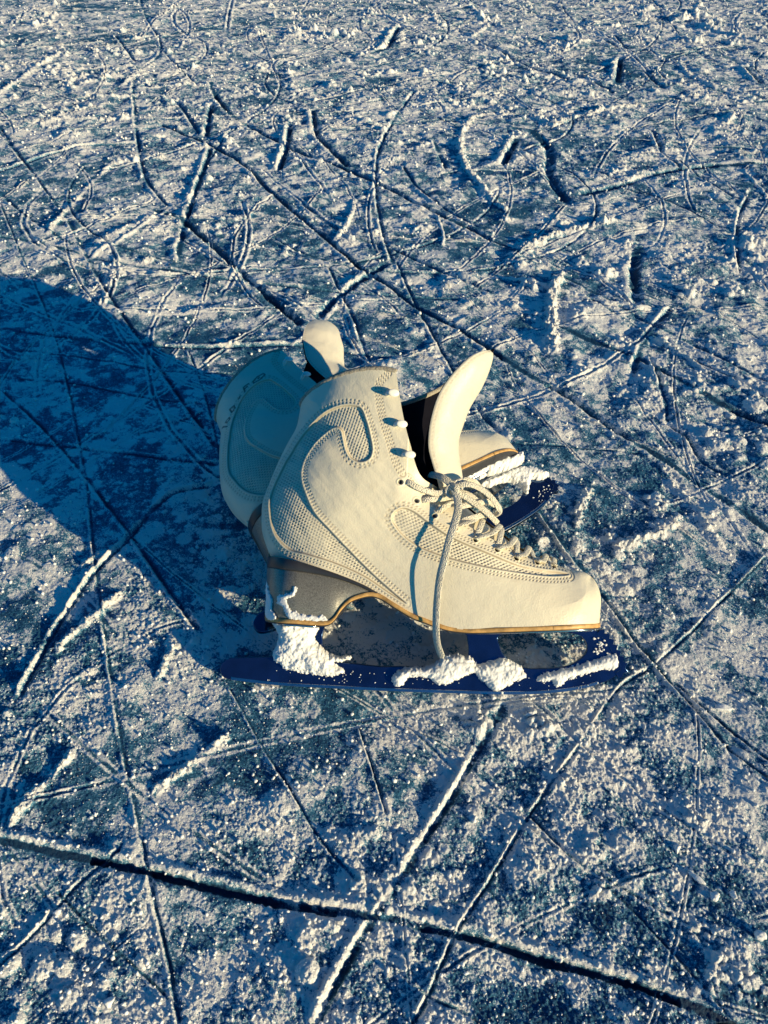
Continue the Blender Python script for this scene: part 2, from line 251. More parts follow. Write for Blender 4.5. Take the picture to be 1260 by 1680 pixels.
M_welt=mat_plain('tan_welt',(.50,.29,.10),.5,nscale=160,var=.5)
M_blade=mat_plain('blade_steel_dark_reflection',(.055,.10,.20),.15,.95,.5,nscale=60,var=.25,bmp=.03)  # dark surroundings mirrored in the steel are put into its base colour
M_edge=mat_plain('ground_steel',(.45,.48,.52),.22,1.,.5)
M_chrome=mat_plain('chrome_plate',(.55,.57,.60),.16,1.,.5,bmp=0)
M_hook=mat_plain('white_hook',(.80,.78,.72),.3,spec=.5,bmp=0)
def mat_lace():
    m,nt,b=new_mat('cotton_lace');p=geo_pos(nt)
    w=N(nt,'ShaderNodeTexVoronoi');w.inputs['Scale'].default_value=1300;nt.links.new(p,w.inputs['Vector'])
    n=noise_node(nt,90,4,.6,p)
    nt.links.new(ramp(nt,n.outputs['Fac'],[(.3,(.66,.60,.47)),(.7,(.80,.75,.64))]),b.inputs['Base Color'])
    b.inputs['Roughness'].default_value=.9;bump(nt,b,w.outputs['Distance'],.8,.0012);return m
M_lace=mat_lace()
# ------------------------------------------------------------------ ice
_r=np.random.default_rng(23)
for _i in range(64):
    _y=_r.uniform(1000,2900);_x=_r.uniform(-1,1)*(120+_y*.5);_L=_r.uniform(400,1100)*(.5+_y/1800);_th=_r.uniform(-.5,.9) if _i%3 else _r.uniform(0,3.14);_k=_r.normal(0,2.0)/_L
    _t=np.linspace(-.5,.5,14)*_L;_a=_th+_k*_t;_st=_L/13
    TRACKS.append(['g',_r.uniform(1.3,2.4),_r.uniform(1.3,2.2),np.stack([_x+np.cumsum(np.cos(_a))*_st,_y+np.cumsum(np.sin(_a))*_st],1)])
def pl_off(P,L):
    best=np.full(len(P),1e18);o=np.zeros((len(P),2))
    for a,b in zip(L[:-1],L[1:]):
        d=b-a;t=np.clip(((P-a)@d)/max(d@d,1e-12),0,1);q=P-a-t[:,None]*d;dd=(q*q).sum(1);m=dd<best
        best=np.where(m,dd,best);o[m]=q[m]
    return o[:,0],o[:,1]
def track_fields(X,Y,noise1,noise2):
    """X,Y flat arrays in mm: carved height, extra snow, cleared snow, painted groove shade"""
    H=np.zeros_like(X);SN=np.zeros_like(X);CL=np.zeros_like(X);SHADE=np.zeros_like(X)
    for ti,(k,w,h,pts) in enumerate(TRACKS):
        big=k=='g' and w>=4.4
        boost=1+.55*min(1,max(0,(np.mean([q[1] for q in pts])-380)/400)) if k=='g' else 1.;my=np.mean([q[1] for q in pts]);w*=boost*(1 if ti==0 else .78+.22*min(1,max(0,(my-450)/300)));h*=1.25*boost
        p=catmull(np.array(pts,float),max(6,len(pts)*5)) if len(pts)>2 else np.array(pts,float)
        lo=p.min(0);hi=p.max(0)
        # features far away are coarser, so their snow spreads a little wider
        mw=w*5+8
        m=np.nonzero((X>lo[0]-mw)&(X<hi[0]+mw)&(Y>lo[1]-mw)&(Y<hi[1]+mw))[0]
        if not len(m):continue
        fj=(w*.55+.5)*(.35 if k=='g' else 1.);jj=.35 if k=='g' else .9;x=X[m]+(noise1[m]-.5)*w*jj+(vnoise(X[m]/2.2,Y[m]/2.2,811)-.5)*fj;y=Y[m]+(noise2[m]-.5)*w*jj+(vnoise(X[m]/2.2,Y[m]/2.2,812)-.5)*fj
        # only points near some segment
        d,arc=pl_dist(np.stack([x,y],1),p)
        L=np.sqrt((np.diff(p,axis=0)**2).sum(1)).sum()
        end=sstep(0,w*2.5,arc)*sstep(0,w*2.5,L-arc)
        var=.55+.9*vnoise(arc/(w*4)+ti*31.7,arc*0+ti,77)
        if k=='g':
            ox,oy=pl_off(np.stack([x,y],1),p);away=-(ox*.848-oy*.530)/(d+.3)
            q=np.clip(d/(w*.62),0,1)
            cut=-(1-q**2)*h*(1.0 if ti==0 else (.8 if big else .52))*np.clip(var,.6,1.3)*end
            side=vnoise(arc/(w*6)+ti*13.1,arc*0+ti*3.7,31)
            wt=np.clip(.22+.95*away,0,1)*np.clip(side*1.9-.2,.15,1.25)  # lit side put into the bank: height and white favour the sun-facing wall
            bm=np.exp(-((d-w*.95)/(w*.50))**2)*h*(.85 if boost<1.2 else .5)*end*wt*(.5+.5*noise1[m]+.3*noise2[m])*(.72+.28*sstep(.25,.6,vnoise(arc/(w*1.7)+ti*5.3,arc*0+ti*2.1,63)))
            H[m]=np.where(d<w*.62,np.minimum(H[m],0)*.3+cut+bm*q,H[m]+bm)
            SN[m]=np.maximum(SN[m],np.clip(bm/(h*.3),0,1)*.8)
            CL[m]=np.maximum(CL[m],(1-sstep(w*.5,w*1.4,d))*.8*end);SHADE[m]=np.maximum(SHADE[m],(1-sstep(w*.25,w*.6,d))*end*(2.6 if ti==0 else (1.5 if big else .5+.7*side)))  # groove floor darkened: painted shade that lowers the cover
        else:
            q=np.clip(d/(w*.95),0,1)
            rd=np.maximum(1-q**1.4,0)*h*.68*np.clip(var,.2,1.2)*end*(.25+1.5*noise2[m])*(.45+.75*worley(x/(w*.55),y/(w*.55),ti+400)+.35*worley(x/(w*.25)+9,y/(w*.25),ti+500))
            H[m]=np.maximum(H[m],rd)
            SN[m]=np.maximum(SN[m],sstep(0,.35,rd/h))
    for cx,cy,r,h in HEAPS:
        m=np.nonzero((np.abs(X-cx)<r*2.2)&(np.abs(Y-cy)<r*2.2))[0]
        d=np.hypot(X[m]-cx,Y[m]-cy)/r*(.55+.9*noise1[m])
        b=np.exp(-d*d*1.3)*h*(.15+1.1*worley(X[m]/(r*.42),Y[m]/(r*.42),int(cx)%97+5))
        H[m]=np.maximum(H[m],b);SN[m]=np.maximum(SN[m],sstep(.05,.3,b/h))
    return H,SN,CL,SHADE
def ground_height(X,Y):
    """X,Y in mm (flat) -> height mm, snow cover (plus painted groove shade, arch sunlight) 0..1"""
    R=np.hypot(X,Y)
    far=sstep(700,2200,Y)
    n_a=fbm(X/6,Y/6,3,2);n_b=fbm(X/6+91,Y/6-40,8,2)
    H,SN,CL,SHADE=track_fields(X,Y,fbm(X/9,Y/9,21,3),fbm(X/9+33,Y/9,22,3))
    # random faint scratches and scrapes, many skaters
    r=np.random.default_rng(5);Hs=np.zeros_like(X);Sx=np.zeros_like(X);Cx=np.zeros_like(X)
    for i in range(330):
        yy=r.uniform(80,2900) if i%3 else r.uniform(80,1100);xx=r.uniform(-1,1)*(260+yy*.62)
        if yy<650 and i%10>2: continue
        L=r.uniform(60,420)*(1+yy/1800);th=r.uniform(0,np.pi);cv=r.normal(0,.9)/L
        w=r.uniform(.5,1.1)*(1+yy/1000);dep=r.uniform(.25,.75)*(1+yy/900)*(.45+.55*min(1,max(0,(yy-350)/300)))
        t=np.linspace(-.5,.5,9)*L;ang=th+cv*t
        px=xx+np.concatenate([[0],np.cumsum(np.cos(ang[:-1])*np.diff(t))])-np.cos(th)*L/2;py=yy+np.concatenate([[0],np.cumsum(np.sin(ang[:-1])*np.diff(t))])-np.sin(th)*L/2
        P=np.stack([px,py],1);lo=P.min(0)-w*3;hi=P.max(0)+w*3
        m=np.nonzero((X>lo[0])&(X<hi[0])&(Y>lo[1])&(Y<hi[1]))[0]
        if not len(m):continue
        d,arc=pl_dist(np.stack([X[m],Y[m]],1),P);e=sstep(0,L*.15,arc)*sstep(0,L*.15,L-arc)
        if i%3==0 and yy>500 and L<170+yy*.06:
            b=np.sqrt(np.maximum(1-(d/(w*1.8))**2,0))*dep*2.3*e*(.2+1.4*n_a[m]);Hs[m]=np.maximum(Hs[m],b);Sx[m]=np.maximum(Sx[m],sstep(.1,.5,b/dep))
        else:
            c=(1-np.clip(d/w,0,1)**2)*dep*e;bb=np.exp(-((d-w*1.7)/(w*.7))**2)*dep*1.5*e*n_b[m]
            Hs[m]=Hs[m]-c+bb;Cx[m]=np.maximum(Cx[m],(1-sstep(w*.3,w,d))*.5*e);Sx[m]=np.maximum(Sx[m],np.clip(bb/dep*1.6,0,1))
    H=H+Hs;SN=np.maximum(SN,Sx);CL=np.maximum(CL,Cx)
    # snow cover patches; the one under the boot arch stands for sunlight
    base=fbm(X/190+3.1,Y/190+7.7,41,4,.55);mid=fbm(X/46,Y/46,51,4,.6);fine=fbm(X/13,Y/13,61,3,.6)
    cov=base*.40+mid*.38+fine*.22
    right=sstep(50,600,X+Y*.25)*sstep(350,700,Y)
    cov=cov+.05*right+.03*far
    arch_lit=np.exp(-((X-5)**2/95**2+(Y-345)**2/34**2)**2);cov=cov+.5*arch_lit+.13*np.exp(-((X-215)**2/110**2+(Y-400)**2/75**2))+.08*np.exp(-((X-60)**2/120**2+(Y-230)**2/60**2));SN=np.maximum(SN,.75*arch_lit*(.35+.65*fine))  # sunlight under the boot arch painted in as whiter cover
    cover=sstep(.36,.58,cov)
    cover=np.clip(np.maximum(cover,SN)-CL,0,1)
    sc=1+far*.9+.25*sstep(350,800,Y)
    k0=1+.8*far;g0=worley(X/1.5/k0,Y/1.5/k0,95,.85);g1=worley(X/2.4,Y/2.4,101,.6);g2=worley(X/4.4,Y/4.4,131,.34);g3=worley(X/8.2,Y/8.2,161,.26);g4=worley(X/17,Y/17,191,.2)
    patch=sstep(.50,.66,mid)
    und=(fbm(X/46,Y/46,71,3,.55)-.5)*9.0+(fbm(X/17,Y/17,72,3,.6)-.5)*3.0
    nf=sstep(350,900,Y);cl=sstep(.46,.60,fbm(X/26+11,Y/26+5,331,4,.6))
    gran=(.85*g0+(.55+.4*nf)*g1*(.25+.75*cover)*(.4+.9*cl)+(1.3+.4*nf)*g2*cover*(.25+.9*cl)*(.5+.8*patch)+4.0*g3*cover*patch*(.5+.5*sc)+6.0*g4*cover*patch*sstep(.48,.62,base)*(.25+.7*right+.8*far))*(1+.6*far)
    near_skate=np.exp(-((X-10)**2/150**2+(Y-300)**2/35**2))
    rough=.40+.85*sstep(.38,.62,fbm(X/130+5,Y/130+2,301,3))
    H=H+gran*rough*(1-.75*CL)+und*(.35+.65*cover)*(1-.7*near_skate)*(.75+.5*sstep(300,900,Y))
    crest=np.clip(.5*g0+.8*g1+1.1*g2+1.6*g3+1.6*g4,0,1.2)
    cover=np.clip(.05+.03*nf+.16*cover+.26*cl*(.3+.7*cover)+.62*(.3+.4*cover+.4*cl)*crest+.38*SN+.12*CL-.26*SHADE,-.2,1)
    # frost roughness on bare ice
    H=H+.35*vnoise(X/1.4,Y/1.4,88)*sc
    return H-1.2,cover
def build_ice():
    r=np.concatenate([[.01,.03,.05,.07,.09],np.arange(.1,.328,.0016)])
    rr=np.concatenate([r,.33*np.exp(np.arange(0,int(np.log(3.7/.33)/.00125))*.00125),3.7*1.022**np.arange(1,150)])
    phi=np.radians(30);dn=np.arange(-phi,phi,.0009);ex=[phi]
    st=.001
    while ex[-1]<np.radians(85): ex.append(ex[-1]+st);st=min(st*1.016,.007)
    ex=np.array(ex);ph=np.concatenate([-ex[::-1],dn[1:],ex])
    Rg,Pg=np.meshgrid(rr,ph,indexing='ij')
    X=(Rg*np.sin(Pg)).ravel();Y=(Rg*np.cos(Pg)-.25).ravel()
    H,cov=ground_height(X*1000,Y*1000)
    fade=1-sstep(3.2,9,Rg.ravel())
    Z=H*MM*fade
    nr,nc=len(rr),len(ph)
    o=mesh_np('ice',np.stack([X,Y,Z],1),grid_faces(nr,nc)[:,::-1],M_ice,attrs={'snow':cov})
    tag(o,'snow dusted rink ice covered with skate scratches','ice',kind='structure')
    return o
build_ice()
# ------------------------------------------------------------------ loose grains of snow
def ico():
    bm=bmesh.new();bmesh.ops.create_icosphere(bm,subdivisions=1,radius=1)
    V=np.array([v.co[:] for v in bm.verts]);F=np.array([[v.index for v in f.verts] for f in bm.faces]);bm.free();return V,F
IV,IF=ico()
def blob(n,rs,seed,flat=.75):
    """irregular ice crumb, mm"""
    g=np.random.default_rng(seed)
    bm=bmesh.new();bmesh.ops.create_icosphere(bm,subdivisions=n,radius=1)
    V=np.array([v.co[:] for v in bm.verts]);F=np.array([[v.index for v in f.verts] for f in bm.faces]);bm.free()
    for k in range(5):
        d=g.normal(size=3);d/=np.linalg.norm(d);c=g.uniform(.45,.8)
        s=V@d;V=V-np.maximum(s-c,0)[:,None]*d
    a=vnoise(V[:,0]*3+seed,V[:,1]*3+V[:,2]*2.3,seed)
    V=V*(.75+.5*a[:,None]);V[:,2]*=flat
    return V*np.array(rs),F
def build_grains():
    g=np.random.default_rng(3);n=110000
    Y=60+3000*g.random(n)**1.9;X=g.uniform(-1,1,n)*(150+Y*.56)
    cov=ground_height(X,Y);Z=cov[0];keep=g.random(n)<(.15+1.1*cov[1]);X,Y,Z=X[keep],Y[keep],Z[keep];n=len(X)
    s=(.22+1.1*g.random(n)**11)*(1+Y/1500)
    R=g.normal(size=(n,3,3));Q=np.linalg.qr(R)[0]
    sc=g.uniform(.6,1.2,(n,3))*s[:,None]
    jit=1+.35*(g.random((n,len(IV),1))-.5)
    V=np.einsum('nij,nvj->nvi',Q,(IV[None]*jit)*sc[:,None,:])+np.stack([X,Y,Z+s*.45],1)[:,None,:]
    F=(IF[None]+np.arange(n)[:,None,None]*len(IV)).reshape(-1,3)
    o=mesh_np('snow_grains',V.reshape(-1,3)*MM,None,M_crumb,F3=F,smooth=False)
    tag(o,'loose white grains of scraped snow strewn over the ice','snow',kind='stuff')
build_grains()
# ------------------------------------------------------------------ boot shell
A_=np.array(D['A']);B_=np.array(D['B'])
def rib_curves(n,spread):
    a=A_.copy();b=B_.copy()
    if spread:
        k=np.array([1,.88,.72,.5,.26,.08]+[0]*(len(b)-6))
        b[:,0]+=36*k;b[:,1]+=15*k
    AB=np.hstack([a,b]);c=catmull(AB,n*3)
    # even spacing along the mean of both rails
    L=np.concatenate([[0],np.cumsum((np.linalg.norm(np.diff(c[:,:2],axis=0),axis=1)+np.linalg.norm(np.diff(c[:,2:],axis=0),axis=1))/2)])
    u=np.linspace(0,L[-1],n)
    return np.stack([np.interp(u,L,c[:,i]) for i in range(4)],1),u
def closed_sd(P,poly):
    d,arc=pl_dist(P,poly,True);i=inside(P,poly);return np.where(i,-d,d),arc
SW=catmull(D['swoosh'],260,True);VP=catmull(D['vamp'],180,True)
EYE=D['eyes'];FACE=catmull(np.vstack([[108.8,139.1],EYE[:, :]+np.array([4.5,4.0])*np.linspace(1.3,.75,len(EYE))[:,None]]),60)
HL=catmull(D['hookline'],50)
def stitches(out,seam,d,arc,off,per=2.3):
    g=np.abs(d-off)
    ch=np.exp(-(g/.55)**2);ph=(arc/per)%1
    th=np.exp(-(g/.42)**2)*sstep(.05,.2,ph)*sstep(.05,.2,.78-ph)
    out+=-.34*ch+.5*th;seam+=ch*(1-th*1.6).clip(0,1)*.6
def detail(P):
    """relief (mm), seam tint, dark tint, panel id over the shell at side-view points"""
    n=len(P);out=np.zeros(n);seam=np.zeros(n);dark=np.zeros(n);pid=np.zeros(n,int)
    for k,poly in ((1,SW),(2,VP)):
        d,arc=closed_sd(P,poly)
        pid[d<0]=k
        out+=-1.25*(1-sstep(-.9,.25,d))+.35*np.exp(-((d-.7)/.6)**2)
        seam+=np.exp(-((d+.25)/.35)**2)*.8
        stitches(out,seam,d,arc,1.7);stitches(out,seam,d,arc,3.6)
        # perforated mesh, staggered rows
        m=d<-1.0
        if k==1: u,v=P[:,0]*.93+P[:,1]*.36,-P[:,0]*.36+P[:,1]*.93
        else: u,v=P[:,0]*.9-P[:,1]*.43,P[:,0]*.43+P[:,1]*.9
        rv=v/1.55;row=np.floor(rv);uu=u/2.5+.5*(row%2);du=(uu-np.floor(uu)-.5)*2.5;dv=(rv-row-.5)*1.55
        hole=(1-sstep(.55,1.0,np.sqrt((du/.95)**2+(dv/.52)**2)))*(.55+.75*vnoise(P[:,0]/5,P[:,1]/5,77))
        out+=np.where(m,-.62*hole+.12*np.cos(dv*4),0);dark+=np.where(m,hole*.42,0)
    d,arc=pl_dist(P,HL);ok=(pl_dist(P,BACK)[0]>8)
    stitches(out,seam,d,arc,.0)
    stitches(out,seam,d,arc,1.8)
    # facing edge: the flap ends, the tongue lies lower beyond it
    dface,arcf=pl_dist(P,FACE)
    beyond=(P[:,1]>np.interp(P[:,0],FACE[:,0],FACE[:,1]))&(P[:,0]>108.8)&(P[:,0]<211)
    sd=np.where(beyond,-dface,dface)
    band=(P[:,0]>112)&(P[:,0]<210)
    out+=np.where(band,-1.7*(1-sstep(-.8,.3,sd)),0)
    st=np.zeros(n);sm=np.zeros(n);stitches(st,sm,np.where(band,sd,99),arcf,1.6);out+=st;seam+=sm
    for e in EYE:
        r=np.hypot(P[:,0]-e[0],P[:,1]-e[1]);hole=1-sstep(1.1,1.7,r)
        out+=-1.4*hole+.5*np.exp(-((r-2.1)/.45)**2);dark+=hole
    # toe cap scuff seam
    return out,seam.clip(0,1),dark.clip(0,1),pid
LOGO=[[(-1,0),(1,6)],[(2,2),(4,1),(5,3),(3,4.5),(2,2)],[(8,3),(10.5,2.5),(12,5),(10,7),(8,3)],[(16,5),(18,5.6)],[(21,5),(24,10.5)],[(22.6,8),(25,8.2)],[(24,10.5),(27,10.2)],
 [(28,6.5),(31,6),(36,9.5),(36.5,12),(33,11.5),(29,9),(28,6.5)],[(32,9),(33,9.6)]]
def build_shell(parent,spread,logo,side_label=None):
    obs=[]
    for side in (-1,1):
        ns,nt=(760,300) if side<0 else (380,110)
        rc,u=rib_curves(ns,spread and side>0)
        t=np.linspace(0,1,nt);t=.55*(1-np.cos(np.pi*t))/2+.45*t
        P=rc[:,None,:2]*(1-t)[None,:,None]+rc[:,None,2:]*t[None,:,None]
        ch=rc[:,2:]-rc[:,:2];nm=np.stack([-ch[:,1],ch[:,0]],1);nm/=np.linalg.norm(nm,axis=1)[:,None]+1e-9
        bow=(-10. if spread and side>0 else 7.6)*np.clip(1-u/30,0,1)**2
        P=P+(bow[:,None]*(4*t*(1-t))[None,:]**.8)[...,None]*nm[:,None,:]
        # upper bulges above the sole
        Pf=P.reshape(-1,2)
        if not spread:
            kz=sstep(175,215,rc[:,2])[:,None]*t[None,:]*5.5;kx=sstep(225,240,rc[:,2])[:,None]*t[None,:]*(1-t[None,:]*.6)*2
            P=P.copy();Pw=Pf;P[...,1]+=kz;Pf=P.reshape(-1,2)
        elif spread and side>0:
            b0=np.zeros((ns,nt));kk=np.interp(u,[0,25,75,95],[1,.8,.15,0])[:,None]*(t[None,:]**2)
            Pw=Pf-np.stack([(36*kk).ravel(),(15*kk).ravel()],1)
        else: Pw=Pf
        w=halfw(Pw[:,0],Pw[:,1]).reshape(ns,nt)
        if spread and side>0: w=w+30*np.interp(u,[0,25,75,95],[1,.8,.15,0])[:,None]*(t[None,:]**2)  # unseen flap pushed outward to fill out the cast shadow
        w[:,0]=np.where(rc[:,1]>82,0,w[:,0]);w[:,-1]=np.where((rc[:,2]>147)&(rc[:,3]<126),0,w[:,-1])
        G=np.stack([P[...,0],side*w,P[...,1]],-1)
        du=np.gradient(G,axis=0);dv=np.gradient(G,axis=1);Nn=np.cross(du,dv);Nn/=np.linalg.norm(Nn,axis=2)[...,None]+1e-9
        s=np.sign((Nn[...,1]*side).mean());Nn*=s
        if side<0:
            det,seam,dark,pid=detail(Pf)
            if logo:
                L0=np.array([39.5,165.5]);ax=np.array([[.77,.64],[-.64,.77]])
                # the word follows the collar as a shallow arc
                for st in LOGO:
                    q=np.array(st,float);q=q*np.array([1.25,.9]);q[:,1]-=.012*(q[:,0])**2*.75
                    q=q@ax+L0;d,_=pl_dist(Pf,q);dark=np.maximum(dark,(1-sstep(.35,.85,d))*.8)
        else:
            det=np.zeros(ns*nt);seam=det.copy();dark=det.copy();pid=np.zeros(ns*nt,int)
        # soft creases at the ankle
        e=fbm(Pf[:,0]/16+2*Pf[:,1]/40,Pf[:,1]/30,5,3)-.5
        det=det+1.7*e*sstep(60,110,Pf[:,1])*(1-sstep(190,205,Pf[:,1]))
        edge=np.minimum(np.minimum(np.arange(ns)[:,None]*.5,1)+0*t[None,:],np.minimum(t*nt*.08,1)[None,:])
        G=G+Nn*(det.reshape(ns,nt)*np.minimum(edge,1))[...,None]
        V=G.reshape(-1,3)*MM;Q=grid_faces(ns,nt)
        if (s*side>0)==(side>0) and s<0: Q=Q[:,::-1]
        if s>0 and False: Q=Q
        obs.append((V,Q,seam,dark,pid,G,Nn,ns,nt,u,rc))
    (V0,Q0,s0,d0,p0,G0,N0,ns0,nt0,u0,rc0),(V1,Q1,s1,d1,p1,G1,N1,ns1,nt1,u1,rc1)=obs
    fp=p0[Q0].min(1)
    body=Q0[fp==0]
    V=np.vstack([V0,V1]);Q=np.vstack([body,Q1+len(V0)])
    up=mesh_np('boot_upper',V,Q,M_white,parent,attrs={'seam':np.concatenate([s0,s1]),'dark':np.concatenate([d0,d1])})
    bm=bmesh.new();bm.from_mesh(up.data);bmesh.ops.delete(bm,geom=[v for v in bm.verts if not v.link_faces],context='VERTS');bm.to_mesh(up.data);bm.free()
    for k in (1,2):
        q=Q0[fp==k];idx,inv=np.unique(q,return_inverse=True)
        mp=mesh_np('mesh_panel',V0[idx],inv.reshape(-1,4),M_mesh,up,attrs={'seam':s0[idx],'dark':d0[idx]})
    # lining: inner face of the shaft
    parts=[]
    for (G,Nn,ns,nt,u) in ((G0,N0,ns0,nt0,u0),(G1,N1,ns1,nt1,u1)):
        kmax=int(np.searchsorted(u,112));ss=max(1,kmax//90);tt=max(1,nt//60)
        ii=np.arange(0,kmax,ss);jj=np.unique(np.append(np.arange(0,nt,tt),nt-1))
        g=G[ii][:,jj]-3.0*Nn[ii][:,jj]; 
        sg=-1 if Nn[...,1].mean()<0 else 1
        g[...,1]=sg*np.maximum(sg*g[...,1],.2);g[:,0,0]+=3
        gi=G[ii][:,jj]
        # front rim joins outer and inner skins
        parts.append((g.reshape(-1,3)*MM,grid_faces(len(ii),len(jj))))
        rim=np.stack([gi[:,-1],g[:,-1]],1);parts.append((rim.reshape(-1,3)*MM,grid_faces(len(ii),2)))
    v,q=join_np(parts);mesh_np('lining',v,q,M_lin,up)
    # padded collar rim
    a=G0[0][::6];a=np.vstack([a,G0[0][-1:]]);b=G1[0][::3];b=np.vstack([b,G1[0][-1:]])
    rimP=np.vstack([a[::-1],b[1:]])+np.array([.3,0,-.9]);rimP[:,1]*=.96
    v,q,t3=tube(rimP,1.9,1.9,10,n=260,taper=True,upv=(0,0,1))
    v=v+.5*(fbm(v[:,0]*1.1+v[:,1],v[:,2]*1.1,9,2)-.5)[:,None]
    mesh_np('collar',v*MM,q,M_rim,up,F3=t3)
    return up
def slab(xs,zt,zb,ws,bev=.8):
    """closed band following the sole: x (n), top z, bottom z, half width"""
    n=len(xs);prof=[]
    for side in (-1,1):pass
    ring=[]
    w0=np.maximum(ws-bev,0);h=np.maximum(zt-zb,.05);bb=np.minimum(bev,h*.45)
    pts=[(-w0,zt),(-ws,zt-bb),(-ws,zb+bb),(-w0,zb),(w0,zb),(ws,zb+bb),(ws,zt-bb),(w0,zt)]
    G=np.stack([np.stack([xs,y,z],1) for y,z in pts],1)
    V=G.reshape(-1,3);Q=grid_faces(n,8,True)
    return V,Q,np.array([[0,i,i+1] for i in range(1,7)]+[[(n-1)*8,(n-1)*8+i+1,(n-1)*8+i] for i in range(1,7)])
def build_sole(parent):
    sb=D['solebot'];ht=D['heeltop'];bb=D['bandbot']
    cs=lambda a,b,n:a+(b-a)*(1-np.cos(np.linspace(0,np.pi,n)))/2
    sbc=catmull(sb,400);
    def zbot(x):return np.interp(x,sbc[:,0],sbc[:,1])
    htc=catmull(ht,120)
    def ztop(x):return np.interp(x,htc[:,0],htc[:,1])
    bbc=catmull(bb,100)
    def zband(x):return np.interp(x,bbc[:,0],bbc[:,1])
    def wsole(x,zref):
        w=halfw(x,zref);return w
    def wheel(x):
        return 30*np.sqrt(np.maximum(1-(1-np.minimum((x-19.6)/26,1))**2,0))*(1+.0012*(x-45))
    x=np.concatenate([19.7+ (cs(0,1,60)**1.3)*30,np.linspace(50,92,60)])
    v,q,t=slab(x,np.maximum(zband(x)+.2,zbot(x)+1.2),zbot(x)+1.4,wheel(x));heel=mesh_np('heel',v*MM,q,M_heel,parent,F3=t)
    x=np.concatenate([19.4+(cs(0,1,60)**1.3)*30,np.linspace(50,97,60)])
    v,q,t=slab(x,ztop(x)+1.2,np.minimum(zband(x),ztop(x)-.6),wheel(x)+.9);mesh_np('heel_band',v*MM,q,M_band,parent,F3=t)
    x=np.concatenate([19.3+(cs(0,1,50)**1.3)*20,np.linspace(40,205,200),205+cs(0,1,80)**.8*36.2])
    wf=np.where(x<95,wheel(np.maximum(x,19.6)),0);k=sstep(85,120,x)
    wt=halfw(x,np.full_like(x,47.5));tipx=np.sqrt(np.maximum(1-np.maximum((x-200)/41.6,0)**2.2,0))
    wmid=np.interp(x,[85,120,170,200,242],[32,34.5,37.5,36.8,36]);wt=wmid*tipx
    w=np.where(x<85,wheel(np.maximum(x,19.6)),wheel(np.maximum(x,19.6))*(1-k)+wt*k)+.9
    v,q,t=slab(x,zbot(x)+1.9,zbot(x)-.9,w,.5);mesh_np('welt',v*MM,q,M_welt,parent,F3=t)
    v,q,t=slab(x,zbot(x)-.8,zbot(x)-1.7,w-.5,.3);mesh_np('outsole',v*MM,q,M_band,parent,F3=t)
    # mounting plates of the blade
    x=150+cs(0,1,60)*88;w=23*np.sqrt(np.maximum(1-(np.abs(x-194)/44.6)**5,0))*np.interp(x,[150,200,238],[.8,1,.9])
    toe=slab(x,zbot(x)-1.65,zbot(x)-4.0,w,.5)
    x=30+cs(0,1,40)*30;w=20*np.sqrt(np.maximum(1-(np.abs(x-45)/15.2)**5,0))
    hl=slab(x,zbot(x)-1.65,zbot(x)-3.8,w,.5)
    return [toe,hl]
def poly_solid(loops,half,bevel=.35,layer_y=0.):
    """extruded plate from closed loops in (x,z) mm; later loops are holes"""
    cu=bpy.data.curves.new('c','CURVE');cu.dimensions='2D';cu.fill_mode='BOTH';cu.extrude=(half-bevel)*.1;cu.bevel_depth=bevel*.1;cu.bevel_resolution=1
    cu.offset=-bevel*.1
    for L in loops:
        s=cu.splines.new('POLY');s.points.add(len(L)-1);s.use_cyclic_u=True
        for p,(x,z) in zip(s.points,L):p.co=(x*.1,z*.1,0,1)
    o=bpy.data.objects.new('c',cu);COL.objects.link(o)
    me=bpy.data.meshes.new_from_object(o.evaluated_get(bpy.context.evaluated_depsgraph_get()))
    bpy.data.objects.remove(o);bpy.data.curves.remove(cu)
    co=np.empty(len(me.vertices)*3,np.float32);me.vertices.foreach_get('co',co);co=co.reshape(-1,3)*10
    co=np.stack([co[:,0],-co[:,2]+layer_y,co[:,1]],1)*MM
    me.vertices.foreach_set('co',co.ravel().astype(np.float32));me.update()
    return me
def mesh_obj(name,me,mat,parent):
    me.name=name
    me.materials.clear();me.materials.append(mat);o=bpy.data.objects.new(name,me);COL.objects.link(o);o.parent=parent;return o
